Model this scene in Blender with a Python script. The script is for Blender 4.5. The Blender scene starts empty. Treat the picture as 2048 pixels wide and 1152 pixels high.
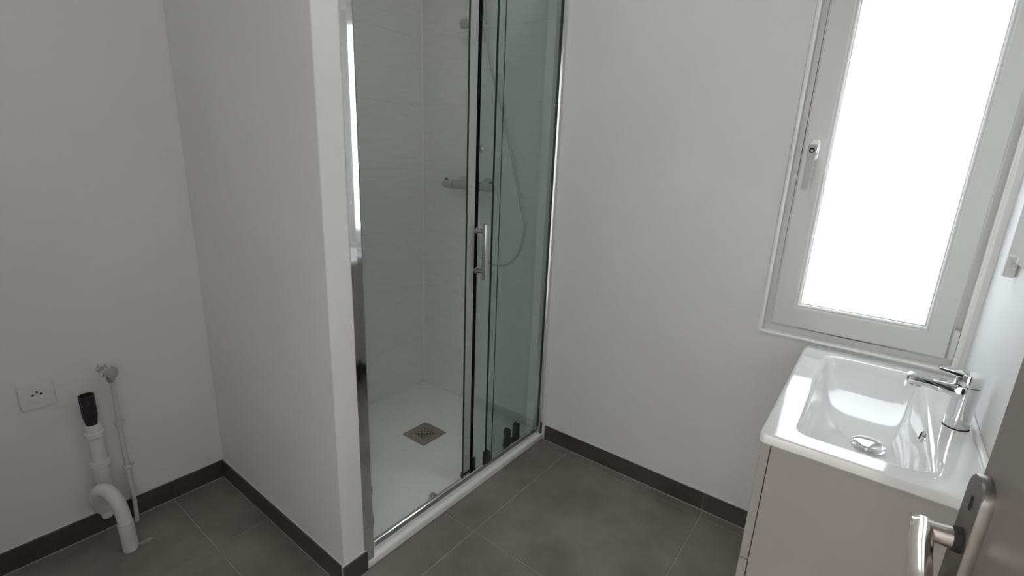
import bpy, bmesh, math, random
from mathutils import Vector, Matrix

random.seed(7)
SC = bpy.context.scene
COL = SC.collection

# ------------------------------------------------------------------ camera
CAM_POS = Vector((-1.7336, -1.9022, 1.2791))
PITCH, YAW, ROLL, FPX = -15.1024, -53.0156, 2.4098, 970.95
cam = bpy.data.cameras.new('camera')
cam.sensor_fit = 'HORIZONTAL'
cam.sensor_width = 36.0
cam.lens = FPX / 2048.0 * 36.0
cam.clip_start = 0.02
cam_ob = bpy.data.objects.new('camera', cam)
COL.objects.link(cam_ob)
_p, _y, _r = math.radians(PITCH), math.radians(YAW), math.radians(ROLL)
_f = Vector((math.cos(_p) * math.sin(-_y), math.cos(_p) * math.cos(_y), math.sin(_p)))
_rt = _f.cross(Vector((0, 0, 1))).normalized()
_up = _rt.cross(_f)
_rt2 = _rt * math.cos(_r) + _up * math.sin(_r)
_up2 = -_rt * math.sin(_r) + _up * math.cos(_r)
cam_ob.matrix_world = Matrix(((_rt2.x, _up2.x, -_f.x, CAM_POS.x),
                              (_rt2.y, _up2.y, -_f.y, CAM_POS.y),
                              (_rt2.z, _up2.z, -_f.z, CAM_POS.z),
                              (0, 0, 0, 1)))
SC.camera = cam_ob

# ------------------------------------------------------------------ world / light / exposure
world = bpy.data.worlds.new('overcast_sky')
SC.world = world
world.use_nodes = True
_bg = world.node_tree.nodes['Background']
_bg.inputs['Color'].default_value = (0.93, 0.97, 1.0, 1)
_bg.inputs['Strength'].default_value = 3.9

hall = bpy.data.lights.new('hallway_lamp', 'AREA')
hall.shape = 'DISK'
hall.size = 0.4
hall.energy = 62.0
hall.color = (1.0, 0.975, 0.95)
hall_ob = bpy.data.objects.new('hallway_lamp', hall)
hall_ob.location = (-2.5, -0.65, 2.42)
COL.objects.link(hall_ob)

SC.view_settings.view_transform = 'Standard'
SC.view_settings.look = 'None'
SC.view_settings.exposure = 0.47
SC.view_settings.gamma = 1.0
SC.view_settings.use_curve_mapping = False
SC.cycles.max_bounces = 14
SC.cycles.diffuse_bounces = 8
SC.cycles.glossy_bounces = 6
SC.cycles.transmission_bounces = 10
SC.cycles.transparent_max_bounces = 16
SC.cycles.use_denoising = True

# ------------------------------------------------------------------ materials
def mat(name, color=(0.8, 0.8, 0.8), rough=0.5, metal=0.0, spec=0.5, coat=0.0):
    m = bpy.data.materials.new(name)
    m.use_nodes = True
    b = m.node_tree.nodes['Principled BSDF']
    b.inputs['Base Color'].default_value = (*color, 1)
    b.inputs['Roughness'].default_value = rough
    b.inputs['Metallic'].default_value = metal
    b.inputs['Specular IOR Level'].default_value = spec
    b.inputs['Coat Weight'].default_value = coat
    return m

def noise_mat(name, c1, c2, scale, rough=0.5, bump=0.0, bscale=None, detail=6.0, lo=0.35, hi=0.65,
              stretch=(1, 1, 1), metal=0.0, spec=0.5, rough2=None):
    m = mat(name, c1, rough, metal, spec)
    nt = m.node_tree
    N, L = nt.nodes, nt.links
    b = N['Principled BSDF']
    geo = N.new('ShaderNodeNewGeometry')
    mp = N.new('ShaderNodeMapping')
    mp.inputs['Scale'].default_value = stretch
    L.new(geo.outputs['Position'], mp.inputs['Vector'])
    n = N.new('ShaderNodeTexNoise')
    n.inputs['Scale'].default_value = scale
    n.inputs['Detail'].default_value = detail
    n.inputs['Roughness'].default_value = 0.6
    L.new(mp.outputs['Vector'], n.inputs['Vector'])
    r = N.new('ShaderNodeValToRGB')
    r.color_ramp.elements[0].position = lo
    r.color_ramp.elements[1].position = hi
    r.color_ramp.elements[0].color = (*c1, 1)
    r.color_ramp.elements[1].color = (*c2, 1)
    L.new(n.outputs['Fac'], r.inputs['Fac'])
    L.new(r.outputs['Color'], b.inputs['Base Color'])
    if rough2 is not None:
        mr = N.new('ShaderNodeMapRange')
        mr.inputs['To Min'].default_value = rough
        mr.inputs['To Max'].default_value = rough2
        L.new(n.outputs['Fac'], mr.inputs['Value'])
        L.new(mr.outputs['Result'], b.inputs['Roughness'])
    if bump:
        n2 = N.new('ShaderNodeTexNoise')
        n2.inputs['Scale'].default_value = bscale or scale * 4
        n2.inputs['Detail'].default_value = 4
        L.new(mp.outputs['Vector'], n2.inputs['Vector'])
        bp = N.new('ShaderNodeBump')
        bp.inputs['Strength'].default_value = bump
        bp.inputs['Distance'].default_value = 0.002
        L.new(n2.outputs['Fac'], bp.inputs['Height'])
        L.new(bp.outputs['Normal'], b.inputs['Normal'])
    return m

M = {}
M['paint'] = noise_mat('wall_paint', (0.79, 0.79, 0.785), (0.815, 0.815, 0.81), 3.0, 0.6, bump=0.06, bscale=160, spec=0.3)
M['ceiling'] = noise_mat('ceiling_paint', (0.8, 0.8, 0.79), (0.82, 0.82, 0.81), 4.0, 0.8, spec=0.2)
M['tile'] = noise_mat('floor_tile', (0.175, 0.162, 0.147), (0.305, 0.283, 0.257), 2.6, 0.36, bump=0.05, bscale=40, rough2=0.5)
M['skirt'] = noise_mat('skirting_tile', (0.060, 0.052, 0.051), (0.090, 0.079, 0.076), 5.0, 0.45)
M['grout'] = noise_mat('grout', (0.42, 0.40, 0.375), (0.52, 0.495, 0.465), 30.0, 0.9)
M['caulk'] = mat('white_caulk', (0.72, 0.71, 0.69), 0.5)
M['wtile'] = noise_mat('shower_wall_tile', (0.72, 0.725, 0.71), (0.77, 0.775, 0.76), 9.0, 0.4, bump=0.035, bscale=60, stretch=(1, 1, 9))
M['wgrout'] = mat('shower_grout', (0.62, 0.615, 0.59), 0.8)
M['tray'] = noise_mat('shower_tray_resin', (0.86, 0.87, 0.86), (0.90, 0.91, 0.90), 60, 0.5, bump=0.25, bscale=220)
M['chrome'] = mat('chrome', (0.82, 0.83, 0.84), 0.06, 1.0)
M['chrome_soft'] = mat('satin_chrome', (0.62, 0.62, 0.62), 0.24, 1.0)
M['alu'] = mat('polished_aluminium', (0.74, 0.75, 0.76), 0.13, 1.0)
M['alu_dull'] = mat('grey_aluminium', (0.52, 0.53, 0.53), 0.4, 1.0)
M['mag'] = mat('magnet_profile', (0.42, 0.43, 0.43), 0.5, 0.0)
M['steel'] = noise_mat('brushed_steel', (0.44, 0.40, 0.37), (0.54, 0.49, 0.455), 20, 0.5, metal=1.0, stretch=(1, 8, 1))
M['dark'] = mat('dark_void', (0.012, 0.012, 0.012), 0.7)
M['black'] = mat('black_rubber', (0.006, 0.006, 0.007), 0.9, 0.0, 0.1)
M['darkplastic'] = mat('dark_plastic', (0.035, 0.04, 0.042), 0.4)
M['pvc_black'] = noise_mat('black_sleeve', (0.018, 0.012, 0.016), (0.035, 0.026, 0.031), 30, 0.55)
M['pvc_white'] = noise_mat('white_pipe_plastic', (0.70, 0.70, 0.69), (0.76, 0.76, 0.75), 12, 0.4)
M['pipe_paint'] = noise_mat('painted_pipe', (0.66, 0.66, 0.66), (0.72, 0.72, 0.72), 12, 0.5)
M['socket'] = mat('socket_plastic', (0.77, 0.77, 0.76), 0.4)
M['upvc'] = mat('window_upvc', (0.69, 0.69, 0.68), 0.32)
M['trim'] = mat('white_trim', (0.94, 0.94, 0.93), 0.35)
M['lever'] = mat('handle_lever_shaded', (0.50, 0.50, 0.49), 0.4)  # same plastic as the base, greyed to carry the shade on its face
M['ceramic'] = mat('glazed_ceramic', (0.82, 0.82, 0.81), 0.07, spec=0.75, coat=1.0)
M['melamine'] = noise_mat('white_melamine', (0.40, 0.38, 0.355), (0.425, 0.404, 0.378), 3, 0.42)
M['doorpaint'] = noise_mat('door_paint_shaded', (0.17, 0.15, 0.145), (0.20, 0.177, 0.17), 3, 0.4)  # white leaf darkened to taupe; the shade over it is in the colour
M['plate'] = noise_mat('bronze_nickel_plate', (0.20, 0.185, 0.175), (0.25, 0.23, 0.215), 25, 0.38, metal=1.0)
M['nickel'] = mat('satin_nickel', (0.80, 0.74, 0.70), 0.2, 1.0)
M['mirror'] = mat('mirror_silver', (0.88, 0.9, 0.9), 0.01, 1.0)
M['hose'] = mat('grey_hose', (0.50, 0.50, 0.48), 0.3, 0.4)
M['limescale'] = noise_mat('mortar_trace', (0.34, 0.33, 0.32), (0.46, 0.45, 0.44), 60, 0.9)

def frosted():
    m = bpy.data.materials.new('frosted_glass')
    m.use_nodes = True
    nt = m.node_tree
    N, L = nt.nodes, nt.links
    N.remove(N['Principled BSDF'])
    out = N['Material Output']
    tr = N.new('ShaderNodeBsdfTranslucent')
    tr.inputs['Color'].default_value = (0.9, 0.92, 0.93, 1)
    gl = N.new('ShaderNodeBsdfGlossy')
    gl.inputs['Roughness'].default_value = 0.35
    mx = N.new('ShaderNodeMixShader')
    mx.inputs['Fac'].default_value = 0.05
    L.new(tr.outputs[0], mx.inputs[1])
    L.new(gl.outputs[0], mx.inputs[2])
    L.new(mx.outputs[0], out.inputs['Surface'])
    return m
M['frosted'] = frosted()

def clear_glass(name, tint):
    # architectural glass: mostly straight-through with a fresnel mirror on top
    m = bpy.data.materials.new(name)
    m.use_nodes = True
    nt = m.node_tree
    N, L = nt.nodes, nt.links
    N.remove(N['Principled BSDF'])
    out = N['Material Output']
    tr = N.new('ShaderNodeBsdfTransparent')
    tr.inputs['Color'].default_value = (*tint, 1)
    gl = N.new('ShaderNodeBsdfGlossy')
    gl.inputs['Roughness'].default_value = 0.0
    fr = N.new('ShaderNodeFresnel')
    ge = N.new('ShaderNodeNewGeometry')      # both faces of the sheet reflect like air-to-glass
    io = N.new('ShaderNodeMapRange')
    io.inputs['To Min'].default_value = 1.45
    io.inputs['To Max'].default_value = 1.0 / 1.45
    L.new(ge.outputs['Backfacing'], io.inputs['Value'])
    L.new(io.outputs['Result'], fr.inputs['IOR'])
    mx = N.new('ShaderNodeMixShader')
    L.new(fr.outputs[0], mx.inputs['Fac'])
    L.new(tr.outputs[0], mx.inputs[1])
    L.new(gl.outputs[0], mx.inputs[2])
    L.new(mx.outputs[0], out.inputs['Surface'])
    return m
M['glass'] = clear_glass('shower_glass', (0.925, 0.962, 0.945))
M['glass_edge'] = mat('green_glass_edge', (0.02, 0.055, 0.045), 0.15)

# ------------------------------------------------------------------ builders
ORG = {}
def _fin(name, bm, m, parent=None, smooth=False, origin=None):
    """Link a bmesh given in world coordinates as one object (optionally child of parent)."""
    base = Vector((0, 0, 0))
    if parent is not None:
        base = ORG[parent.name]
    o_w = Vector(origin) if origin is not None else base
    bmesh.ops.translate(bm, verts=bm.verts, vec=-o_w)
    bmesh.ops.recalc_face_normals(bm, faces=bm.faces)
    me = bpy.data.meshes.new(name)
    bm.to_mesh(me)
    bm.free()
    me.materials.append(M[m])
    if smooth:
        for p in me.polygons:
            p.use_smooth = True
        try:
            me.set_sharp_from_angle(angle=math.radians(38))
        except Exception:
            pass
    ob = bpy.data.objects.new(name, me)
    COL.objects.link(ob)
    if parent is not None:
        ob.parent = parent
        ob.location = o_w - base
    else:
        ob.location = o_w
    ORG[ob.name] = o_w
    return ob

def thing(name, label, cat, loc, group=None):
    o = bpy.data.objects.new(name, None)
    o.empty_display_size = 0.05
    COL.objects.link(o)
    o.location = loc
    ORG[o.name] = Vector(loc)
    o['label'] = label
    o['category'] = cat
    if group:
        o['group'] = group
    return o

def tag(o, label, cat, group=None):
    o['label'] = label
    o['category'] = cat
    if group:
        o['group'] = group
    return o

def structure(o, label=None):
    o['kind'] = 'structure'
    if label:
        o['label'] = label
        o['category'] = o.name.split('_')[0]
    return o

def BM():
    return bmesh.new()

def box(bm, x0, x1, y0, y1, z0, z1, bev=0.0, seg=2):
    x0, x1 = sorted((x0, x1)); y0, y1 = sorted((y0, y1)); z0, z1 = sorted((z0, z1))
    vs = [bm.verts.new((x, y, z)) for x in (x0, x1) for y in (y0, y1) for z in (z0, z1)]
    idx = [(0, 1, 3, 2), (4, 6, 7, 5), (0, 4, 5, 1), (2, 3, 7, 6), (0, 2, 6, 4), (1, 5, 7, 3)]
    fs = [bm.faces.new([vs[i] for i in f]) for f in idx]
    if bev > 0:
        es = list({e for f in fs for e in f.edges})
        bmesh.ops.bevel(bm, geom=es, offset=bev, segments=seg, affect='EDGES', profile=0.5)
    return bm

def prism(bm, poly, z0, z1):
    a = [bm.verts.new((x, y, z0)) for x, y in poly]
    b = [bm.verts.new((x, y, z1)) for x, y in poly]
    n = len(poly)
    bm.faces.new(b); bm.faces.new(a[::-1])
    for i in range(n):
        bm.faces.new((a[i], a[(i + 1) % n], b[(i + 1) % n], b[i]))
    return bm

def frame_of(d):
    d = Vector(d).normalized()
    r = Vector((0, 0, 1)) if abs(d.z) < 0.9 else Vector((1, 0, 0))
    u = d.cross(r).normalized()
    return d, u, d.cross(u).normalized()

def lathe(bm, base, axis, prof, seg=24, cap=True):
    """prof: list of (radius, distance along axis)."""
    d, u, v = frame_of(axis)
    base = Vector(base)
    rings = []
    for r, t in prof:
        rings.append([bm.verts.new(base + d * t + (u * math.cos(2 * math.pi * k / seg) + v * math.sin(2 * math.pi * k / seg)) * r)
                      for k in range(seg)])
    for a, b in zip(rings, rings[1:]):
        for k in range(seg):
            bm.faces.new((a[k], a[(k + 1) % seg], b[(k + 1) % seg], b[k]))
    if cap:
        bm.faces.new(rings[0][::-1])
        bm.faces.new(rings[-1])
    return bm

def catmull(pts, n=8):
    P = [Vector(p) for p in pts]
    P = [P[0] * 2 - P[1]] + P + [P[-1] * 2 - P[-2]]
    out = []
    for i in range(1, len(P) - 2):
        for k in range(n):
            t = k / n
            a, b, c, d = P[i - 1], P[i], P[i + 1], P[i + 2]
            out.append(0.5 * ((2 * b) + (c - a) * t + (2 * a - 5 * b + 4 * c - d) * t * t + (3 * b - a - 3 * c + d) * t ** 3))
    out.append(P[-2])
    return out

def tube(bm, pts, r, seg=14, cap=True):
    """pts: list of Vectors; r: number or list."""
    n = len(pts)
    rs = r if isinstance(r, (list, tuple)) else [r] * n
    t0 = (pts[1] - pts[0]).normalized()
    _, u, _ = frame_of(t0)
    rings = []
    for i in range(n):
        t = (pts[min(i + 1, n - 1)] - pts[max(i - 1, 0)]).normalized()
        u = (u - t * u.dot(t)).normalized()
        v = t.cross(u)
        rings.append([bm.verts.new(pts[i] + (u * math.cos(2 * math.pi * k / seg) + v * math.sin(2 * math.pi * k / seg)) * rs[i])
                      for k in range(seg)])
    for a, b in zip(rings, rings[1:]):
        for k in range(seg):
            bm.faces.new((a[k], a[(k + 1) % seg], b[(k + 1) % seg], b[k]))
    if cap:
        bm.faces.new(rings[0][::-1])
        bm.faces.new(rings[-1])
    return bm

def rrect(x0, x1, y0, y1, r, n=6):
    x0, x1 = sorted((x0, x1)); y0, y1 = sorted((y0, y1))
    pts = []
    for cx, cy, a0 in ((x1 - r, y1 - r, 0), (x0 + r, y1 - r, 90), (x0 + r, y0 + r, 180), (x1 - r, y0 + r, 270)):
        for k in range(n + 1):
            a = math.radians(a0 + 90 * k / n)
            pts.append((cx + r * math.cos(a), cy + r * math.sin(a)))
    return pts

def loft(bm, loops, close_last=True, close_first=False):
    R = [[bm.verts.new(p) for p in lp] for lp in loops]
    n = len(R[0])
    for a, b in zip(R, R[1:]):
        for k in range(n):
            bm.faces.new((a[k], a[(k + 1) % n], b[(k + 1) % n], b[k]))
    if close_last:
        bm.faces.new(R[-1])
    if close_first:
        bm.faces.new(R[0][::-1])
    return R

# ------------------------------------------------------------------ dimensions (metres)
# corner of the room inside the shower = origin; left wall is y=0, window wall is x=0
XP0, XP1 = -1.070, -0.990      # partition faces
YP = -0.816                    # partition end / tray front
YC = -2.150                    # wall with mirror
XD = -1.880                    # wall with the doorway, behind the camera
ZC = 2.50
XH = -3.10                     # far side of the hallway

# ------------------------------------------------------------------ structure
fl = structure(_fin('floor', box(BM(), XH - 0.2, 0.2, -3.0, 0.2, -0.12, -0.0025), 'grout'))

g = 0.0015
xe = [0.0, -0.05, -0.65, -1.25, -1.85, -2.45, -3.05]
ye = [0.0, -0.363, -0.963, -1.563, -2.163]
def clip_cell(x0, x1, y0, y1):
    """cell minus the shower/partition block -> list of polygons (x0<x1, y0<y1)"""
    bx, by = XP0, YP
    if x1 <= bx or y1 <= by:
        return [[(x0, y0), (x1, y0), (x1, y1), (x0, y1)]]
    if x0 >= bx and y0 >= by:
        return []
    if x0 >= bx:
        return [[(x0, y0), (x1, y0), (x1, by), (x0, by)]]
    if y0 >= by:
        return [[(x0, y0), (bx, y0), (bx, y1), (x0, y1)]]
    return [[(x0, y0), (x1, y0), (x1, by), (bx, by), (bx, y1), (x0, y1)]]
for xa, xb in zip(xe, xe[1:]):
    for ya, yb in zip(ye, ye[1:]):
        for poly in clip_cell(xb + g, xa - g, yb + g, ya - g):
            b = prism(BM(), poly, -0.010, 0.0)
            es = [e for e in b.edges if all(v.co.z > -0.001 for v in e.verts)]
            bmesh.ops.bevel(b, geom=es, offset=0.0012, segments=1, affect='EDGES')
            cx = sum(p[0] for p in poly) / len(poly); cy = sum(p[1] for p in poly) / len(poly)
            _fin('floor_tile', b, 'tile', fl, origin=(cx, cy, 0))

wl = structure(_fin('wall_left', box(BM(), XH - 0.2, 0.2, 0.0, 0.2, -0.1, ZC + 0.1), 'paint'))
# window wall with its opening
WY0, WY1, WZ0, WZ1 = -1.643, -2.128, 0.757, 1.98
b = BM()
box(b, 0.0, 0.2, 0.0, WY0, -0.1, ZC + 0.1)
box(b, 0.0, 0.2, WY1, YC - 0.12, -0.1, ZC + 0.1)
box(b, 0.0, 0.2, WY0, WY1, -0.1, WZ0)
box(b, 0.0, 0.2, WY0, WY1, WZ1, ZC + 0.1)
wb = structure(_fin('wall_back', b, 'paint'))
wr = structure(_fin('wall_right', box(BM(), XD - 0.1, 0.0, YC - 0.12, YC, -0.1, ZC + 0.1), 'paint'))
# wall with the doorway, behind the camera, and the hallway beyond it
DY0, DY1 = -2.105, -1.375
b = BM()
box(b, XD - 0.1, XD, YC, DY0, -0.1, ZC + 0.1)
box(b, XD - 0.1, XD, DY1, 0.0, -0.1, ZC + 0.1)
box(b, XD - 0.1, XD, DY0, DY1, 2.06, ZC + 0.1)
structure(_fin('wall_front', b, 'paint'))
structure(_fin('ceiling', box(BM(), XH - 0.2, 0.2, -3.0, 0.2, ZC, ZC + 0.12), 'ceiling'))
b = BM()
box(b, XH - 0.1, XH, -2.9, 0.0, -0.1, ZC + 0.1)
box(b, XH - 0.1, XD - 0.1, -3.0, -2.9, -0.1, ZC + 0.1)
box(b, XD - 0.1, XD, -2.9, YC - 0.12, -0.1, ZC + 0.1)
structure(_fin('wall_hallway', b, 'paint'))
# partition
wp = structure(_fin('wall_partition', box(BM(), XP0, XP1, YP, 0.0, -0.1, ZC, 0.002, 1), 'paint'))

# skirting
HB, TB = 0.0746, 0.009
def skirting(name, runs):
    """runs: list of (axis, fixed face coordinate, outward sign, [joint coords])."""
    b = BM()
    for ax, c, s, js in runs:
        a0, a1 = min(js), max(js)
        if ax == 'x':
            box(b, a0, a1, c, c + s * 0.004, 0.003, HB + 0.0025)
        else:
            box(b, c, c + s * 0.004, a0, a1, 0.003, HB + 0.0025)
    o = structure(_fin(name, b, 'caulk'))
    b = BM()
    for ax, c, s, js in runs:
        a0, a1 = min(js), max(js)
        if ax == 'x':
            box(b, a0, a1, c, c + s * (TB + 0.0005), 0.0, 0.003)
        else:
            box(b, c, c + s * (TB + 0.0005), a0, a1, 0.0, 0.003)
    _fin('floor_joint', b, 'grout', o)
    for ax, c, s, js in runs:
        js = sorted(js)
        for p, q in zip(js, js[1:]):
            t = BM()
            if ax == 'x':
                box(t, p + 0.0008, q - 0.0008, c + s * 0.0005, c + s * TB, 0.003, HB, 0.0012, 1)
                org = ((p + q) / 2, c, 0)
            else:
                box(t, c + s * 0.0005, c + s * TB, p + 0.0008, q - 0.0008, 0.003, HB, 0.0012, 1)
                org = (c, (p + q) / 2, 0)
            _fin('skirting_tile', t, 'skirt', o, origin=org)
    return o
skirting('baseboard_left', [('x', 0.0, -1, [XP0 - TB, -1.244, -1.844, XD])])
skirting('baseboard_partition', [('y', XP0, -1, [0.0, -0.352, YP]), ('x', YP, -1, [XP0 - TB, XP1])])
skirting('baseboard_back', [('y', 0.0, -1, [YP - 0.012, -0.955, -1.555, YC])])
skirting('baseboard_right', [('x', YC, 1, [-TB, -0.35, -0.95, -1.55, XD])])

# shower wall tiles
SZ0, TT = 0.030, 0.006
def wall_tiles(parent, ax, c, s, cols, rows):
    b = BM()
    a0, a1, z0, z1 = min(cols), max(cols), min(rows), max(rows)
    if ax == 'x':
        box(b, a0, a1, c, c + s * (TT - 0.0007), z0, z1)
    else:
        box(b, c, c + s * (TT - 0.0007), a0, a1, z0, z1)
    _fin('tile_grout', b, 'wgrout', parent)
    cs = sorted(cols)
    for p, q in zip(cs, cs[1:]):
        for r0, r1 in zip(rows, rows[1:]):
            t = BM()
            if ax == 'x':
                box(t, p + 0.0007, q - 0.0007, c, c + s * TT, r0 + 0.0007, r1 - 0.0007, 0.0005, 1)
                org = ((p + q) / 2, c, r0)
            else:
                box(t, c, c + s * TT, p + 0.0007, q - 0.0007, r0 + 0.0007, r1 - 0.0007, 0.0005, 1)
                org = (c, (p + q) / 2, r0)
            _fin('wall_tile', t, 'wtile', parent, origin=org)
rows = [SZ0] + [0.30 * k for k in range(1, 8)]
wall_tiles(wl, 'x', 0.0, -1, [0.0, -0.6, XP1], rows)
wall_tiles(wb, 'y', 0.0, -1, [0.0, -0.4, YP + 0.035], rows)
wall_tiles(wp, 'y', XP1, 1, [-0.006, -0.6, YP + 0.035], rows)
# silicone in the corner and around the tray
b = BM()
prism(b, [(-TT, -TT), (-TT - 0.007, -TT), (-TT, -TT - 0.007)], SZ0, 2.1)
_fin('corner_silicone', b, 'caulk', wb)

# ------------------------------------------------------------------ window
win = thing('window_1', 'white plastic window with frosted pane above the washbasin', 'window', (0.02, (WY0 + WY1) / 2, WZ0))
win['kind'] = 'structure'
def ring(bm, y0, y1, z0, z1, w, x0, x1, bev):
    """rectangular frame of member width w between outer edges; depth x0..x1."""
    wl_, wr_, wb_, wt_ = w
    outer = [(y0, z0), (y1, z0), (y1, z1), (y0, z1)]
    inner = [(y0 - wl_, z0 + wb_), (y1 + wr_, z0 + wb_), (y1 + wr_, z1 - wt_), (y0 - wl_, z1 - wt_)]
    V = {}
    for tag_, lp in (('o', outer), ('i', inner)):
        for k, (y, z) in enumerate(lp):
            for d, x in enumerate((x0, x1)):
                V[tag_, k, d] = bm.verts.new((x, y, z))
    fs = []
    for k in range(4):
        j = (k + 1) % 4
        for d in (0, 1):
            fs.append(bm.faces.new((V['o', k, d], V['o', j, d], V['i', j, d], V['i', k, d])))
        fs.append(bm.faces.new((V['o', k, 0], V['o', j, 0], V['o', j, 1], V['o', k, 1])))
        fs.append(bm.faces.new((V['i', k, 0], V['i', j, 0], V['i', j, 1], V['i', k, 1])))
    if bev:
        es = [e for e in bm.edges if abs(e.verts[0].co.x - x0) < 1e-6 and abs(e.verts[1].co.x - x0) < 1e-6
              and not ((e.verts[0] in [V['o', k, 0] for k in range(4)]) != (e.verts[1] in [V['o', k, 0] for k in range(4)]))]
        bmesh.ops.bevel(bm, geom=es, offset=bev, segments=3, affect='EDGES')
    return bm
_fin('window_frame', ring(BM(), WY0, WY1, WZ0, WZ1, (0.035, 0.035, 0.035, 0.05), 0.020, 0.075, 0.003), 'upvc', win)
sash = _fin('sash', ring(BM(), WY0 - 0.021, WY1 + 0.016, WZ0 + 0.026, WZ1 - 0.02, (0.068, 0.057, 0.074, 0.075), 0.004, 0.070, 0.006), 'upvc', win)
GY0, GY1, GZ0, GZ1 = WY0 - 0.089, WY1 + 0.073, WZ0 + 0.100, WZ1 - 0.095
_fin('glazing_bead', ring(BM(), GY0 + 0.001, GY1 - 0.001, GZ0 - 0.001, GZ1 + 0.001, (0.007, 0.004, 0.007, 0.007), 0.010, 0.03, 0.002), 'trim', sash)
_fin('gasket', ring(BM(), GY0 - 0.005, GY1 + 0.003, GZ0 + 0.005, GZ1 - 0.005, (0.004, 0.003, 0.004, 0.004), 0.020, 0.032, 0), 'alu_dull', sash)
_fin('glass_pane', box(BM(), 0.026, 0.034, GY0 + 0.001, GY1 - 0.001, GZ0 - 0.001, GZ1 + 0.001), 'frosted', sash)
_fin('window_trim', ring(BM(), WY0 + 0.008, WY1 - 0.008, WZ0 - 0.008, WZ1 + 0.008, (0.0115, 0.0115, 0.0115, 0.0115), -0.009, 0.019, 0.005), 'trim', win)
# lower hinge cover
_fin('hinge', box(BM(), -0.004, 0.016, WY1 + 0.018, WY1 + 0.004, WZ0 + 0.03, WZ0 + 0.115, 0.003), 'upvc', win)
# handle
HY, HZ = -1.697, 1.335
b = BM()
lp = rrect(HY - 0.013, HY + 0.013, HZ - 0.03, HZ + 0.03, 0.012, 5)
loft(b, [[(0.004, y, z) for y, z in lp], [(-0.004, y, z) for y, z in lp],
         [(-0.007, HY + (y - HY) * 0.85, HZ + (z - HZ) * 0.92) for y, z in lp]], True, True)
hb_ = _fin('handle_base', b, 'trim', win, smooth=True)  # whiter than the frame: window light on the base is in its colour
b = BM()
lathe(b, (-0.006, HY, HZ), (-1, 0, 0), [(0.010, 0), (0.010, 0.024), (0.008, 0.028)], 18)
_fin('spindle', b, 'trim', hb_, smooth=True)
b = BM()
secs = []
for t, z in ((0, HZ + 0.014), (0.2, HZ), (0.5, HZ - 0.04), (0.8, HZ - 0.085), (1.0, HZ - 0.115)):
    w = 0.0115 - 0.002 * t
    x = -0.033 - 0.012 * math.sin(t * math.pi * 0.5)
    secs.append([(x + dx, HY + dy, z) for dx, dy in ((-0.005, -w), (-0.005, w), (0.005, w), (0.005, -w))])
loft(b, secs, True, True)
bmesh.ops.bevel(b, geom=[e for e in b.edges if abs(e.verts[0].co.z - e.verts[1].co.z) > 0.01], offset=0.003, segments=2, affect='EDGES')
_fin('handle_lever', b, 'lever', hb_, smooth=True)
_fin('lock_button', lathe(BM(), (-0.037, HY, HZ - 0.002), (-1, 0, 0), [(0.0075, 0), (0.0075, 0.006), (0.004, 0.0065), (0.0035, 0.0045)], 16), 'dark', hb_, smooth=True)

# ------------------------------------------------------------------ door (open, at the right)
hdir = Vector((0.9945, 0.1045, 0)).normalized()
ndir = Vector((-hdir.y, hdir.x, 0))
PH = Vector((-1.1473, -2.0275, 0.0))          # handle axis on the leaf face
HH = 0.9368
def dframe(bm):
    """bm is in door coordinates: x along leaf towards free edge, y out of the face, z up."""
    mtx = Matrix(((hdir.x, ndir.x, 0, PH.x), (hdir.y, ndir.y, 0, PH.y), (0, 0, 1, 0), (0, 0, 0, 1)))
    bmesh.ops.transform(bm, matrix=mtx, verts=bm.verts)
    return bm
door = thing('door_1', 'white open door leaf with a lever handle at the right edge', 'door', tuple(PH - hdir * 0.70))
door['kind'] = 'structure'
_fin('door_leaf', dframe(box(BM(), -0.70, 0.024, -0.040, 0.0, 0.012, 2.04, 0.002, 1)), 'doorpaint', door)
b = BM()
lp = rrect(-0.022, 0.022, HH - 0.165, HH + 0.072, 0.021, 6)
loft(b, [[(x, 0.0, z) for x, z in lp], [(x, 0.007, z) for x, z in lp], [(x * 0.94, 0.009, HH - 0.045 + (z - HH + 0.045) * 0.988) for x, z in lp]], True, True)
pl = _fin('handle_plate', dframe(b), 'plate', door, smooth=True)
b = BM()
box(b, -0.0022, 0.0022, 0.0088, 0.0096, HH + 0.035, HH + 0.049)
_fin('keyhole', dframe(b), 'dark', pl)
b = BM()
lathe(b, (0, 0.009, HH), (0, 1, 0), [(0.0125, 0), (0.0125, 0.004), (0.0105, 0.006)], 20)
_fin('collar', dframe(b), 'dark', pl, smooth=True)
b = BM()
neck = [Vector((0, k, HH)) for k in (0.012, 0.016, 0.026, 0.034, 0.040, 0.0465)]
tube(b, neck, [0.0105, 0.0105, 0.0098, 0.0095, 0.0093, 0.008], 20)
lv = _fin('lever_neck', dframe(b), 'nickel', door, smooth=True)
b = BM()
pts = [Vector((x, y, HH)) for x, y in ((0.0095, 0.036), (0.008, 0.0362), (-0.005, 0.038), (-0.04, 0.0445), (-0.08, 0.050), (-0.115, 0.053), (-0.118, 0.0532))]
tube(b, pts, [0.008, 0.0095, 0.0098, 0.0098, 0.0095, 0.009, 0.007], 20)
_fin('lever_grip', dframe(b), 'nickel', door, smooth=True)
for k in (0.3, 1.0, 1.75):
    _fin('hinge_knuckle', dframe(lathe(BM(), (-0.704, 0.004, k), (0, 0, 1), [(0.007, 0), (0.007, 0.1)], 10)), 'alu_dull', door)

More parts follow.
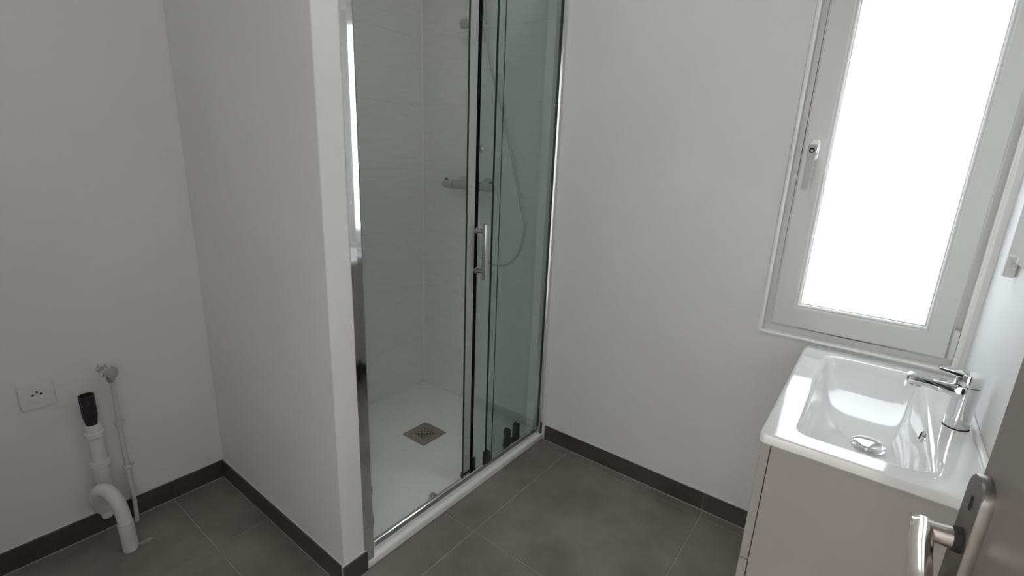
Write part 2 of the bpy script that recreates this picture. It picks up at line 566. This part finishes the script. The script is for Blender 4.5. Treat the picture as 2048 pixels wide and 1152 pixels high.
# ------------------------------------------------------------------ shower tray
tray = thing('shower_tray', 'white textured shower tray behind the glass doors', 'shower tray', (-0.49, -0.41, 0.0))
b = BM()
box(b, XP1, -0.001, YP - 0.004, -0.001, 0.0, 0.030, 0.005, 3)
_fin('tray_slab', b, 'tray', tray, smooth=True)
DXc, DYc, DS = -0.3745, -0.4095, 0.0705
b = BM()
box(b, DXc - DS + 0.004, DXc + DS - 0.004, DYc - DS + 0.004, DYc + DS - 0.004, 0.0301, 0.0306)
dw = _fin('drain_well', b, 'dark', tray)  # flat dark sheet standing in for the unlit depth below the holes
# perforated plate
b = BM()
n_c = 15
cell = 2 * DS / n_c
def cell_ring(bm, x0, y0, s, hole):
    sq = []
    for k in range(8):
        a = math.radians(45 * k)
        c, sn = math.cos(a), math.sin(a)
        m_ = max(abs(c), abs(sn))
        sq.append((x0 + s / 2 + c / m_ * s / 2, y0 + s / 2 + sn / m_ * s / 2))
    o = [bm.verts.new((x, y, 0.0328)) for x, y in sq]
    if hole:
        r = s * 0.47
        i = [bm.verts.new((x0 + s / 2 + math.cos(math.radians(45 * k)) * r, y0 + s / 2 + math.sin(math.radians(45 * k)) * r, 0.0328)) for k in range(8)]
        for k in range(8):
            bm.faces.new((o[k], o[(k + 1) % 8], i[(k + 1) % 8], i[k]))
    else:
        bm.faces.new(o)
for i in range(n_c):
    for j in range(n_c):
        di, dj = abs(i - 7), abs(j - 7)
        hole = di <= 3 and dj <= 3 and not (di == 0 and dj == 0) and ((i + j) % 2 == 0 or (di == dj and di % 2 == 1))
        cell_ring(b, DXc - DS + i * cell, DYc - DS + j * cell, cell, hole)
bmesh.ops.remove_doubles(b, verts=b.verts, dist=1e-5)
pl_ = _fin('drain_cover', b, 'steel', tray)
sm = pl_.modifiers.new('thickness', 'SOLIDIFY')
sm.thickness = 0.0018
sm.offset = -1

# ------------------------------------------------------------------ shower enclosure
enc = thing('shower_enclosure', 'chrome framed shower enclosure with sliding glass door half open', 'shower enclosure', (-0.49, -0.80, 0.030))
ZT = 1.98
def profile_left():
    b = BM()
    lp = [(XP1 + 0.0003, -0.8157), (XP1 - 0.009, -0.8163), (XP1 - 0.009, -0.8190), (XP1 + 0.010, -0.8185), (XP1 + 0.026, -0.81748), (XP1 + 0.033, -0.813), (XP1 + 0.036, -0.806), (XP1 + 0.036, -0.775), (XP1, -0.775)]
    return prism(b, lp, 0.0305, ZT)
_fin('wall_profile', profile_left(), 'chrome', enc)
b = BM()
prism(b, [(0.0, -0.812), (-0.012, -0.8155), (-0.024, -0.812), (-0.028, -0.806), (-0.028, -0.775), (0.0, -0.775)], 0.0305, ZT)
pr_ = _fin('wall_profile', b, 'alu', enc)
pr_['label'] = 'aluminium channel against the window wall'
_fin('channel_seal', box(BM(), -0.0305, -0.028, -0.806, -0.795, 0.069, ZT), 'glass_edge', pr_)
b = BM()
prism(b, [(0, -0.812), (0, -0.826), (-0.004, -0.8215), (-0.010, -0.8135)], 0.0305, ZT)
_fin('silicone_bead', b, 'caulk', pr_)
# bottom rail: chrome channel
b = BM()
X0r, X1r = XP1 + 0.036, -0.028
b_poly = [(-0.8015, 0.0305), (-0.8015, 0.066), (-0.799, 0.0685), (-0.790, 0.0685), (-0.7875, 0.066), (-0.7875, 0.0305)]
loft(b, [[(x, y, z) for y, z in b_poly] for x in (X0r, X1r)], True, True)
rail_ = _fin('bottom_rail', b, 'alu', enc)
b = BM()
loft(b, [[(x, y, z) for y, z in ((-0.8035, 0.0305), (-0.8015, 0.0345), (-0.8015, 0.0305))] for x in (X0r, X1r)], True, True)
_fin('silicone_bead', b, 'caulk', rail_)
b = BM()
lathe(b, (-0.66, -0.765, 0.0305), (0, 0, 1), [(0.014, 0), (0.014, 0.02), (0.010, 0.026)], 20)
_fin('door_stop', b, 'chrome_soft', rail_, smooth=True)
b = BM()
box(b, X0r, X1r, -0.812, -0.755, ZT - 0.05, ZT, 0.004)
_fin('top_rail', b, 'alu', enc)
# fixed pane
FXE = -0.402
fx = _fin('fixed_pane', box(BM(), FXE, -0.031, -0.803, -0.797, 0.0685, ZT - 0.05), 'glass', enc)
b = BM(); box(b, FXE - 0.002, FXE + 0.0005, -0.8035, -0.7965, 0.0685, ZT - 0.05)
_fin('pane_edge', b, 'glass_edge', fx)
b = BM(); box(b, FXE + 0.032, FXE + 0.036, -0.8045, -0.8032, 0.0685, ZT - 0.05)
_fin('seal_strip', b, 'glass_edge', fx)
b = BM(); box(b, FXE - 0.006, FXE + 0.022, -0.812, -0.788, 0.069, 0.120, 0.004); 
_fin('corner_guide', b, 'darkplastic', fx)
# sliding pane
SXE = -0.500
sl = _fin('sliding_pane', box(BM(), SXE + 0.012, -0.075, -0.768, -0.762, 0.052, ZT - 0.05), 'glass', enc)
b = BM(); box(b, SXE + 0.002, SXE + 0.040, -0.769, -0.761, 0.046, ZT - 0.05, 0.002, 1)
_fin('edge_profile', b, 'mag', sl)
b = BM(); box(b, SXE - 0.0015, SXE + 0.002, -0.768, -0.763, 0.060, ZT - 0.05)
_fin('glass_edge_strip', b, 'glass_edge', sl)
b = BM(); box(b, SXE + 0.040, SXE + 0.052, -0.772, -0.760, 0.046, ZT - 0.05)
_fin('magnetic_seal', b, 'black', sl)
b = BM(); box(b, SXE + 0.000, SXE + 0.045, -0.776, -0.754, 0.0305, 0.058, 0.004); box(b, SXE + 0.052, SXE + 0.068, -0.776, -0.764, 0.0305, 0.10, 0.003)
_fin('bottom_guide', b, 'darkplastic', sl)
for gx in (-0.215, -0.150):
    b = BM()
    lp = rrect(gx - 0.013, gx + 0.013, 0.050, 0.128, 0.012, 5)
    loft(b, [[(x, -0.776, z) for x, z in lp], [(x, -0.755, z) for x, z in lp]], True, True)
    _fin('roller_block', b, 'darkplastic', sl, smooth=True)
b = BM(); box(b, -0.235, -0.130, -0.776, -0.758, 0.040, 0.062, 0.003)
_fin('roller_plate', b, 'darkplastic', sl)
# handle on the sliding pane
HXs = -0.452
b = BM()
box(b, HXs - 0.012, HXs + 0.012, -0.820, -0.806, 0.852, 1.052, 0.004, 2)
hd = _fin('door_handle', b, 'chrome_soft', sl, smooth=True)
for hz in (0.880, 1.024):
    b = BM()
    lathe(b, (HXs, -0.768, hz), (0, -1, 0), [(0.011, 0), (0.011, 0.005), (0.0085, 0.006), (0.0085, 0.040)], 16)
    _fin('handle_mount', b, 'chrome_soft', hd, smooth=True)

# ------------------------------------------------------------------ shower fittings on the window wall
XW = -TT
mx = thing('shower_mixer', 'chrome thermostatic shower mixer bar on the tiled shower wall', 'shower mixer', (XW, -0.365, 1.14))
b = BM()
lathe(b, (-0.062, -0.285, 1.145), (0, -1, 0), [(0.0195, 0), (0.0205, 0.004), (0.0205, 0.156), (0.0195, 0.16)], 24)
_fin('mixer_body', b, 'chrome_soft', mx, smooth=True)
for y0, s in ((-0.283, 1), (-0.447, -1)):
    b = BM()
    lathe(b, (-0.062, y0, 1.145), (0, s, 0), [(0.019, 0), (0.021, 0.004), (0.021, 0.052), (0.019, 0.064), (0.012, 0.067)], 24)
    k_ = _fin('control_knob', b, 'chrome_soft', mx, smooth=True)
    b = BM()
    box(b, -0.066, -0.058, y0 + s * 0.048, y0 + s * 0.060, 1.163, 1.172, 0.002, 1)
    _fin('knob_button', b, 'darkplastic', k_)
for y in (-0.290, -0.440):
    b = BM()
    lathe(b, (XW, y, 1.152), (-1, 0, 0), [(0.030, 0), (0.030, 0.006), (0.014, 0.012), (0.014, 0.045)], 20)
    _fin('wall_mount', b, 'chrome_soft', mx, smooth=True)
b = BM()
lathe(b, (-0.062, -0.365, 1.126), (0, 0, -1), [(0.010, 0), (0.010, 0.02), (0.008, 0.024)], 16)
_fin('hose_outlet', b, 'chrome_soft', mx, smooth=True)

sr = thing('shower_rail', 'vertical chrome riser rail with hand shower holder above the mixer', 'shower rail', (XW, -0.395, 1.30))
b = BM()
lathe(b, (-0.055, -0.395, 1.30), (0, 0, 1), [(0.009, 0), (0.009, 0.72)], 16)
_fin('rail_tube', b, 'chrome_soft', sr, smooth=True)
for z in (1.31, 2.0):
    b = BM()
    lathe(b, (XW, -0.395, z), (-1, 0, 0), [(0.018, 0), (0.018, 0.006), (0.012, 0.01), (0.012, 0.058)], 18)
    _fin('rail_bracket', b, 'chrome_soft', sr, smooth=True)
b = BM()
lathe(b, (-0.066, -0.322, 1.813), (0, -1, 0), [(0.017, 0), (0.0195, 0.003), (0.0195, 0.105), (0.017, 0.125)], 22)
h_ = _fin('holder_slide', b, 'chrome_soft', sr, smooth=True)
b = BM()
lathe(b, (-0.095, -0.462, 1.815), Vector((-0.25, -0.1, 1.0)), [(0.013, 0), (0.019, 0.004), (0.021, 0.05), (0.016, 0.052)], 18)
_fin('holder_cone', b, 'chrome_soft', h_, smooth=True)
hs = thing('hand_shower', 'chrome hand shower resting in the rail holder', 'hand shower', (-0.10, -0.462, 1.80))
ax = Vector((-0.35, -0.05, 1.0)).normalized()
b = BM()
p0 = Vector((-0.094, -0.461, 1.808))
tube(b, [p0, p0 + ax * 0.03, p0 + ax * 0.09, p0 + ax * 0.16, p0 + ax * 0.21], [0.011, 0.0115, 0.0125, 0.013, 0.016], 16)
_fin('wand', b, 'chrome_soft', hs, smooth=True)
b = BM()
lathe(b, p0 + ax * 0.215 + Vector((0.01, 0, 0.01)), Vector((-0.8, -0.1, -0.55)), [(0.02, -0.01), (0.05, 0.0), (0.055, 0.012), (0.052, 0.018)], 28)
_fin('spray_head', b, 'chrome_soft', hs, smooth=True)
b = BM()
hp = [(-0.093, -0.461, 1.806), (-0.082, -0.478, 1.74), (-0.07, -0.507, 1.60), (-0.06, -0.575, 1.40), (-0.06, -0.668, 1.10), (-0.06, -0.698, 0.985),
      (-0.06, -0.655, 0.856), (-0.06, -0.569, 0.803), (-0.06, -0.455, 0.825), (-0.06, -0.39, 0.90), (-0.062, -0.366, 1.00), (-0.062, -0.365, 1.102)]
tube(b, catmull(hp, 10), 0.0065, 10)
tag(_fin('shower_hose', b, 'hose', smooth=True, origin=(-0.06, -0.569, 0.803)), 'grey shower hose looping down from the hand shower to the mixer', 'shower hose')

# ------------------------------------------------------------------ vanity cabinet
van = thing('vanity_cabinet', 'white wall-hung vanity cabinet under the washbasin', 'cabinet', (-0.34, -1.97, 0.18))
CX0, CX1, CY0, CY1, CZ0, CZ1 = -0.672, -0.012, -1.804, YC + 0.001, 0.18, 0.7195
b = BM(); box(b, CX0, CX0 + 0.016, CY0, CY1, CZ0, CZ1, 0.001, 1)
_fin('side_panel', b, 'melamine', van)
b = BM(); box(b, CX1 - 0.016, CX1, CY0, CY1, CZ0, CZ1, 0.001, 1)
_fin('side_panel', b, 'melamine', van)
b = BM(); box(b, CX0 + 0.0162, CX1 - 0.0162, CY0, CY1, CZ0, CZ0 + 0.016)
_fin('bottom_panel', b, 'melamine', van)
b = BM(); box(b, CX0 + 0.0162, CX1 - 0.0162, CY0, CY0 - 0.018, CZ1 - 0.06, CZ1)
_fin('cross_rail', b, 'melamine', van)
for z0, z1 in ((0.182, 0.4165), (0.4195, 0.7135)):
    b = BM(); box(b, CX0 + 0.001, CX1 - 0.001, -1.8025, -1.7845, z0, z1, 0.0015, 2)
    _fin('drawer_front', b, 'melamine', van)

# ------------------------------------------------------------------ washbasin
ZB = 0.744
bas = thing('washbasin', 'white ceramic washbasin with rectangular bowl on the vanity cabinet', 'washbasin', (-0.34, -1.97, 0.72))
BX0, BX1, BY0, BY1 = -0.688, -0.002, -1.779, YC + 0.0005
OX0, OX1, OY0, OY1 = -0.632, -0.060, -1.838, -2.064
nn = 7
def L3(x0, x1, y0, y1, r, z):
    return [(x, y, z) for x, y in rrect(x0, x1, y0, y1, r, nn)]
b = BM()
loops = [
    L3(OX0 + 0.150, OX1 - 0.215, OY0 - 0.070, OY1 + 0.050, 0.030, 0.620),
    L3(OX0 + 0.070, OX1 - 0.130, OY0 - 0.034, OY1 + 0.022, 0.044, 0.634),
    L3(OX0 + 0.012, OX1 - 0.030, OY0 - 0.006, OY1 + 0.003, 0.040, 0.690),
    L3(OX0 - 0.004, OX1 + 0.002, OY0 + 0.004, OY1 - 0.006, 0.038, 0.7185),
    L3(OX0 - 0.010, OX1 + 0.008, OY0 + 0.010, OY1 - 0.012, 0.038, 0.7197),
    L3(BX0 + 0.004, BX1 - 0.004, BY0 - 0.004, BY1, 0.010, 0.7197),
    L3(BX0, BX1, BY0, BY1, 0.014, 0.724),
    L3(BX0, BX1, BY0, BY1, 0.014, 0.738),
    L3(BX0 + 0.0015, BX1, BY0 - 0.0015, BY1, 0.013, 0.7418),
    L3(BX0 + 0.005, BX1 - 0.003, BY0 - 0.005, BY1 + 0.002, 0.010, 0.7438),
    L3(BX0 + 0.009, BX1 - 0.006, BY0 - 0.009, BY1 + 0.004, 0.010, 0.7440),
    L3(OX0 - 0.013, OX1 + 0.013, OY0 + 0.013, OY1 - 0.013, 0.042, 0.744),
    L3(OX0 - 0.009, OX1 + 0.009, OY0 + 0.009, OY1 - 0.009, 0.040, 0.7439),
    L3(OX0 - 0.003, OX1 + 0.003, OY0 + 0.003, OY1 - 0.003, 0.037, 0.7428),
    L3(OX0 + 0.003, OX1 - 0.003, OY0 - 0.002, OY1 + 0.002, 0.036, 0.7385),
    L3(OX0 + 0.010, OX1 - 0.012, OY0 - 0.006, OY1 + 0.006, 0.036, 0.722),
    L3(OX0 + 0.022, OX1 - 0.040, OY0 - 0.014, OY1 + 0.011, 0.038, 0.690),
    L3(OX0 + 0.042, OX1 - 0.085, OY0 - 0.024, OY1 + 0.016, 0.042, 0.660),
    L3(OX0 + 0.075, OX1 - 0.140, OY0 - 0.038, OY1 + 0.026, 0.044, 0.642),
    L3(OX0 + 0.120, OX1 - 0.195, OY0 - 0.056, OY1 + 0.040, 0.042, 0.6335),
    L3(-0.400, -0.325, -1.940, -2.010, 0.034, 0.631),
    L3(-0.385, -0.340, -1.953, -1.997, 0.022, 0.6305),
]
loft(b, loops, True, True)
bowl = _fin('basin_body', b, 'ceramic', bas, smooth=True)
# low upstand along the wall
b = BM(); box(b, BX0 + 0.01, BX1, YC + 0.0005, YC + 0.010, 0.7435, 0.756, 0.003, 3)
_fin('upstand', b, 'ceramic', bas, smooth=True)
b = BM()
lathe(b, (-0.362, -1.975, 0.6312), (0, 0, 1), [(0.034, 0), (0.0345, 0.003), (0.031, 0.005), (0.028, 0.0052), (0.028, 0.010), (0.033, 0.0115), (0.0335, 0.0135), (0.026, 0.0175), (0.012, 0.0195), (0.002, 0.020)], 36)
_fin('drain_plug', b, 'chrome', bas, smooth=True)
b = BM()
lathe(b, (-0.427, -2.0585, 0.7255), (0, 1, 0.2), [(0.0135, 0), (0.0135, 0.003), (0.010, 0.005), (0.009, 0.002)], 22)
ov = _fin('overflow_ring', b, 'chrome', bas, smooth=True)
_fin('overflow_hole', lathe(BM(), (-0.427, -2.057, 0.7255), (0, 1, 0.2), [(0.0085, 0.002), (0.0085, 0.0035)], 18), 'dark', ov)

# ------------------------------------------------------------------ basin tap
TXc, TYc = -0.363, -2.113
tap = thing('basin_tap', 'chrome single-lever mixer tap on the back of the washbasin', 'tap', (TXc, TYc, 0.744))
b = BM()
lathe(b, (TXc, TYc, 0.7441), (0, 0, 1), [(0.0215, 0), (0.0225, 0.002), (0.0220, 0.03), (0.0222, 0.06), (0.0235, 0.082), (0.0235, 0.099)], 32)
tb = _fin('tap_body', b, 'chrome', tap, smooth=True)
_fin('base_ring', lathe(BM(), (TXc, TYc, 0.7440), (0, 0, 1), [(0.0235, 0), (0.0235, 0.0015), (0.022, 0.002)], 32), 'dark', tb)
# spout: flattened arm with a rounded end
b = BM()
secs = []
for t in [k / 10 for k in range(11)]:
    y = TYc + 0.005 + t * 0.094
    zt = 0.8445 - 0.001 * t
    zb_ = 0.806 + 0.016 * min(1, t * 1.6)
    w = 0.0225 - 0.0035 * t
    zc, hh = (zt + zb_) / 2, (zt - zb_) / 2
    secs.append([(TXc + w * math.copysign(abs(math.cos(a)) ** 0.6, math.cos(a)), y, zc + hh * math.copysign(abs(math.sin(a)) ** 0.6, math.sin(a)))
                 for a in [2 * math.pi * k / 20 for k in range(20)]])
y = TYc + 0.005 + 0.094 + 0.004
secs.append([(TXc + (p[0] - TXc) * 0.8, y, 0.8325 + (p[2] - 0.8325) * 0.7) for p in secs[-1]])
loft(b, secs, True, True)
_fin('spout', b, 'chrome', tap, smooth=True)
_fin('aerator', lathe(BM(), (TXc, TYc + 0.084, 0.823), (0, 0, -1), [(0.0115, 0), (0.0115, 0.006), (0.0095, 0.007)], 20), 'chrome_soft', tap, smooth=True)
# lever cap
b = BM()
lathe(b, (TXc, TYc, 0.8445), (0, 0, 1), [(0.0232, 0), (0.0238, 0.002), (0.0238, 0.018), (0.022, 0.024), (0.014, 0.0275)], 32)
lc = _fin('lever_cap', b, 'chrome', tap, smooth=True)
b = BM()
secs = []
for t in [k / 6 for k in range(7)]:
    y = TYc + 0.0 + t * 0.054
    w = 0.0185 - 0.004 * t
    z = 0.863 + 0.007 * t
    h = 0.0075 - 0.003 * t
    secs.append([(TXc + w * math.copysign(abs(math.cos(a)) ** 0.5, math.cos(a)), y, z + h * math.copysign(abs(math.sin(a)) ** 0.5, math.sin(a)))
                 for a in [2 * math.pi * k / 16 for k in range(16)]])
loft(b, secs, True, True)
_fin('lever', b, 'chrome', tap, smooth=True)
_fin('temperature_mark', lathe(BM(), (TXc - 0.0205, TYc + 0.012, 0.834), (-1, 0.15, 0.1), [(0.010, 0), (0.010, 0.003), (0.008, 0.005), (0.003, 0.0055)], 20), 'chrome', tap, smooth=True)

# ------------------------------------------------------------------ mirror
mir = thing('wall_mirror', 'frameless mirror on the wall above the washbasin', 'mirror', (-0.50, YC, 1.10))
_fin('mirror_glass', box(BM(), -0.78, -0.195, YC + 0.001, YC + 0.013, 1.105, 1.90, 0.002, 1), 'mirror', mir)
b = BM()
box(b, -0.256, -0.232, YC + 0.0005, YC + 0.022, 1.070, 1.117, 0.004, 2)
_fin('mirror_clip', b, 'upvc', mir)

# ------------------------------------------------------------------ wall socket
sk = thing('wall_socket', 'white square power socket low on the left wall', 'wall socket', (-1.545, 0.0, 0.540))
SX, SZ = -1.540, 0.538
b = BM()
lp = rrect(SX - 0.040, SX + 0.040, SZ - 0.040, SZ + 0.040, 0.006, 4)
loft(b, [[(x, -0.0002, z) for x, z in lp], [(x, -0.004, z) for x, z in lp], [(SX + (x - SX) * 0.95, -0.009, SZ + (z - SZ) * 0.95) for x, z in lp],
         ], True, True)
spl = _fin('cover_plate', b, 'socket', sk, smooth=True)
b = BM()
lathe(b, (SX, -0.009, SZ), (0, -1, 0), [(0.0225, 0), (0.0225, 0.0015), (0.0205, 0.0015), (0.0200, 0.0004)], 28)
well = _fin('socket_insert', b, 'socket', sk, smooth=True)
for dx, dz in ((-0.0095, 0.003), (0.0095, 0.003)):
    _fin('socket_hole', lathe(BM(), (SX + dx, -0.0092, SZ + dz), (0, -1, 0), [(0.0032, 0), (0.0032, 0.0006)], 12), 'dark', well)
_fin('earth_pin', lathe(BM(), (SX, -0.009, SZ + 0.0125), (0, -1, 0), [(0.0028, 0), (0.0028, 0.009), (0.0015, 0.011)], 12), 'plate', well)

# ------------------------------------------------------------------ waste pipe with trap
wp_ = thing('waste_pipe', 'white washing machine waste pipe with trap and black sleeve', 'waste pipe', (-1.428, -0.172, 0.0))
YW = -0.045
b = BM()
top = Vector((-1.4395, YW, 0.512))
tube(b, [top + Vector((0, 0, -0.075)), top + Vector((0, 0, -0.07)), top + Vector((0, 0, -0.02)), top], [0.0175, 0.0195, 0.0195, 0.0200], 20, cap=False)
# inner wall of the open mouth
rr = [[Vector((top.x + r * math.cos(2 * math.pi * k / 20), top.y + r * math.sin(2 * math.pi * k / 20), z)) for k in range(20)]
      for r, z in ((0.0200, 0.512), (0.0172, 0.512), (0.0168, 0.45))]
loft(b, rr, True, False)
_fin('black_sleeve', b, 'pvc_black', wp_, smooth=True)
b = BM()
lathe(b, (-1.4395, YW, 0.440), (0, 0, -1), [(0.0185, -0.002), (0.0185, 0.0), (0.015, 0.022), (0.013, 0.04)], 18)
_fin('sleeve_tip', b, 'pvc_black', wp_, smooth=True)
b = BM()
lathe(b, (-1.437, YW, 0.412), (0, 0, -1), [(0.019, 0), (0.0205, 0.004), (0.0205, 0.02), (0.0200, 0.03), (0.0200, 0.255)], 20)
_fin('standpipe', b, 'pvc_white', wp_, smooth=True)
for z in (0.388, 0.283):
    b = BM()
    lathe(b, (-1.437, YW, z), (0, 0, -1), [(0.0210, 0), (0.0258, 0.002), (0.0268, 0.010), (0.0258, 0.018), (0.0215, 0.021)], 22)
    _fin('pipe_collar', b, 'pvc_white', wp_, smooth=True)
b = BM()
path = [(-1.436, YW, 0.22), (-1.434, YW, 0.170), (-1.435, -0.048, 0.138), (-1.444, -0.052, 0.116), (-1.458, -0.058, 0.120), (-1.467, -0.066, 0.148),
        (-1.469, -0.074, 0.176), (-1.465, -0.086, 0.198), (-1.455, -0.104, 0.209), (-1.443, -0.126, 0.201), (-1.433, -0.146, 0.172), (-1.428, -0.160, 0.120),
        (-1.427, -0.166, 0.06), (-1.427, -0.168, 0.0005)]
tube(b, catmull(path, 8), 0.0195, 18)
tr_ = _fin('trap_bend', b, 'pvc_white', wp_, smooth=True)
b = BM()
lathe(b, (-1.4275, -0.163, 0.105), Vector((0.02, -0.05, -1)), [(0.0198, 0), (0.0215, 0.002), (0.0215, 0.095)], 20)
_fin('floor_sleeve', b, 'pvc_white', wp_, smooth=True)
b = BM()
lathe(b, (-1.448, -0.052, 0.102), (0.1, 0, -1), [(0.012, 0), (0.0165, 0.006), (0.0165, 0.022), (0.014, 0.024)], 16)
_fin('cleaning_plug', b, 'pvc_white', tr_, smooth=True)

# ------------------------------------------------------------------ water valve and its supply pipe
vv = thing('water_valve', 'small chrome water valve on the left wall above the white pipe', 'valve', (-1.385, 0.0, 0.575))
VX, VZ = -1.378, 0.562
b = BM()
lathe(b, (VX - 0.004, 0.0, VZ + 0.008), (0, -1, 0), [(0.017, 0), (0.0165, 0.004), (0.010, 0.010), (0.0095, 0.034)], 6)
_fin('wall_flange', b, 'chrome_soft', vv)
b = BM()
lathe(b, (VX - 0.004, -0.032, VZ + 0.008), (0, -1, 0), [(0.011, 0), (0.0125, 0.002), (0.0125, 0.024), (0.010, 0.027)], 18)
_fin('valve_body', b, 'chrome', vv, smooth=True)
b = BM()
lathe(b, (VX - 0.004, -0.048, VZ + 0.004), (0.35, 0, -1), [(0.008, 0), (0.008, 0.015), (0.0115, 0.016), (0.0115, 0.030), (0.009, 0.031)], 6)
_fin('outlet_nut', b, 'chrome_soft', vv)
b = BM()
lathe(b, (VX - 0.002, -0.056, VZ + 0.010), Vector((0.45, -0.9, 0.0)), [(0.008, 0), (0.008, 0.008), (0.0185, 0.010), (0.020, 0.014), (0.0185, 0.020), (0.010, 0.023)], 22)
_fin('valve_knob', b, 'chrome_soft', vv, smooth=True)

sp = thing('supply_pipe', 'thin white water pipe clipped to the wall below the valve', 'water pipe', (-1.368, -0.03, 0.0))
b = BM()
tube(b, catmull([(-1.372, -0.045, 0.536), (-1.370, -0.036, 0.49), (-1.368, -0.022, 0.42), (-1.368, -0.018, 0.33), (-1.368, -0.018, 0.22), (-1.368, -0.022, 0.15),
                 (-1.368, -0.03, 0.09), (-1.370, -0.034, 0.04), (-1.372, -0.036, 0.0005)], 6), 0.0068, 12)
_fin('pipe_run', b, 'pipe_paint', sp, smooth=True)
for z in (0.372, 0.205):
    b = BM()
    box(b, -1.379, -1.357, -0.0275, -0.0005, z - 0.005, z + 0.005, 0.002, 1)
    box(b, -1.355, -1.345, -0.008, -0.0005, z - 0.004, z + 0.004, 0.001, 1)
    _fin('pipe_clip', b, 'pipe_paint', sp)
b = BM()
rnd = random.Random(3)
pts = [(-1.385 + 0.024 * math.cos(a) * rnd.uniform(0.6, 1.1), -0.165 + 0.013 * math.sin(a) * rnd.uniform(0.6, 1.1)) for a in [2 * math.pi * k / 14 for k in range(14)]]
prism(b, pts, 0.0002, 0.0011)
tag(_fin('mortar_smear', b, 'limescale', origin=(-1.385, -0.165, 0)), 'pale mortar smear on the floor beside the waste pipe', 'smear')

# ------------------------------------------------------------------ added fill lamp that brightens the shower (unseen, above the frame)
def fill_lamp_glow(strength):
    m = bpy.data.materials.new('opal_diffuser')  # glow of the added fill lamp
    m.use_nodes = True
    b = m.node_tree.nodes['Principled BSDF']
    b.inputs['Base Color'].default_value = (0.85, 0.85, 0.85, 1)
    b.inputs['Emission Color'].default_value = (1.0, 0.995, 0.975, 1)
    b.inputs['Emission Strength'].default_value = strength
    return m
M['opal'] = fill_lamp_glow(6.6)
LXc, LYc = -1.00, -1.12
lamp = thing('ceiling_lamp', 'unseen round fill lamp added on the bathroom ceiling', 'lamp', (LXc, LYc, ZC))
_fin('lamp_base', lathe(BM(), (LXc, LYc, ZC), (0, 0, -1), [(0.17, 0.0005), (0.17, 0.02), (0.165, 0.022)], 32), 'upvc', lamp, smooth=True)  # base of the added fill lamp
_fin('diffuser', lathe(BM(), (LXc, LYc, ZC - 0.022), (0, 0, -1), [(0.160, 0.0005), (0.160, 0.03), (0.15, 0.05), (0.11, 0.066), (0.05, 0.073), (0.005, 0.074)], 32), 'opal', lamp, smooth=True)  # glowing part of the added fill lamp
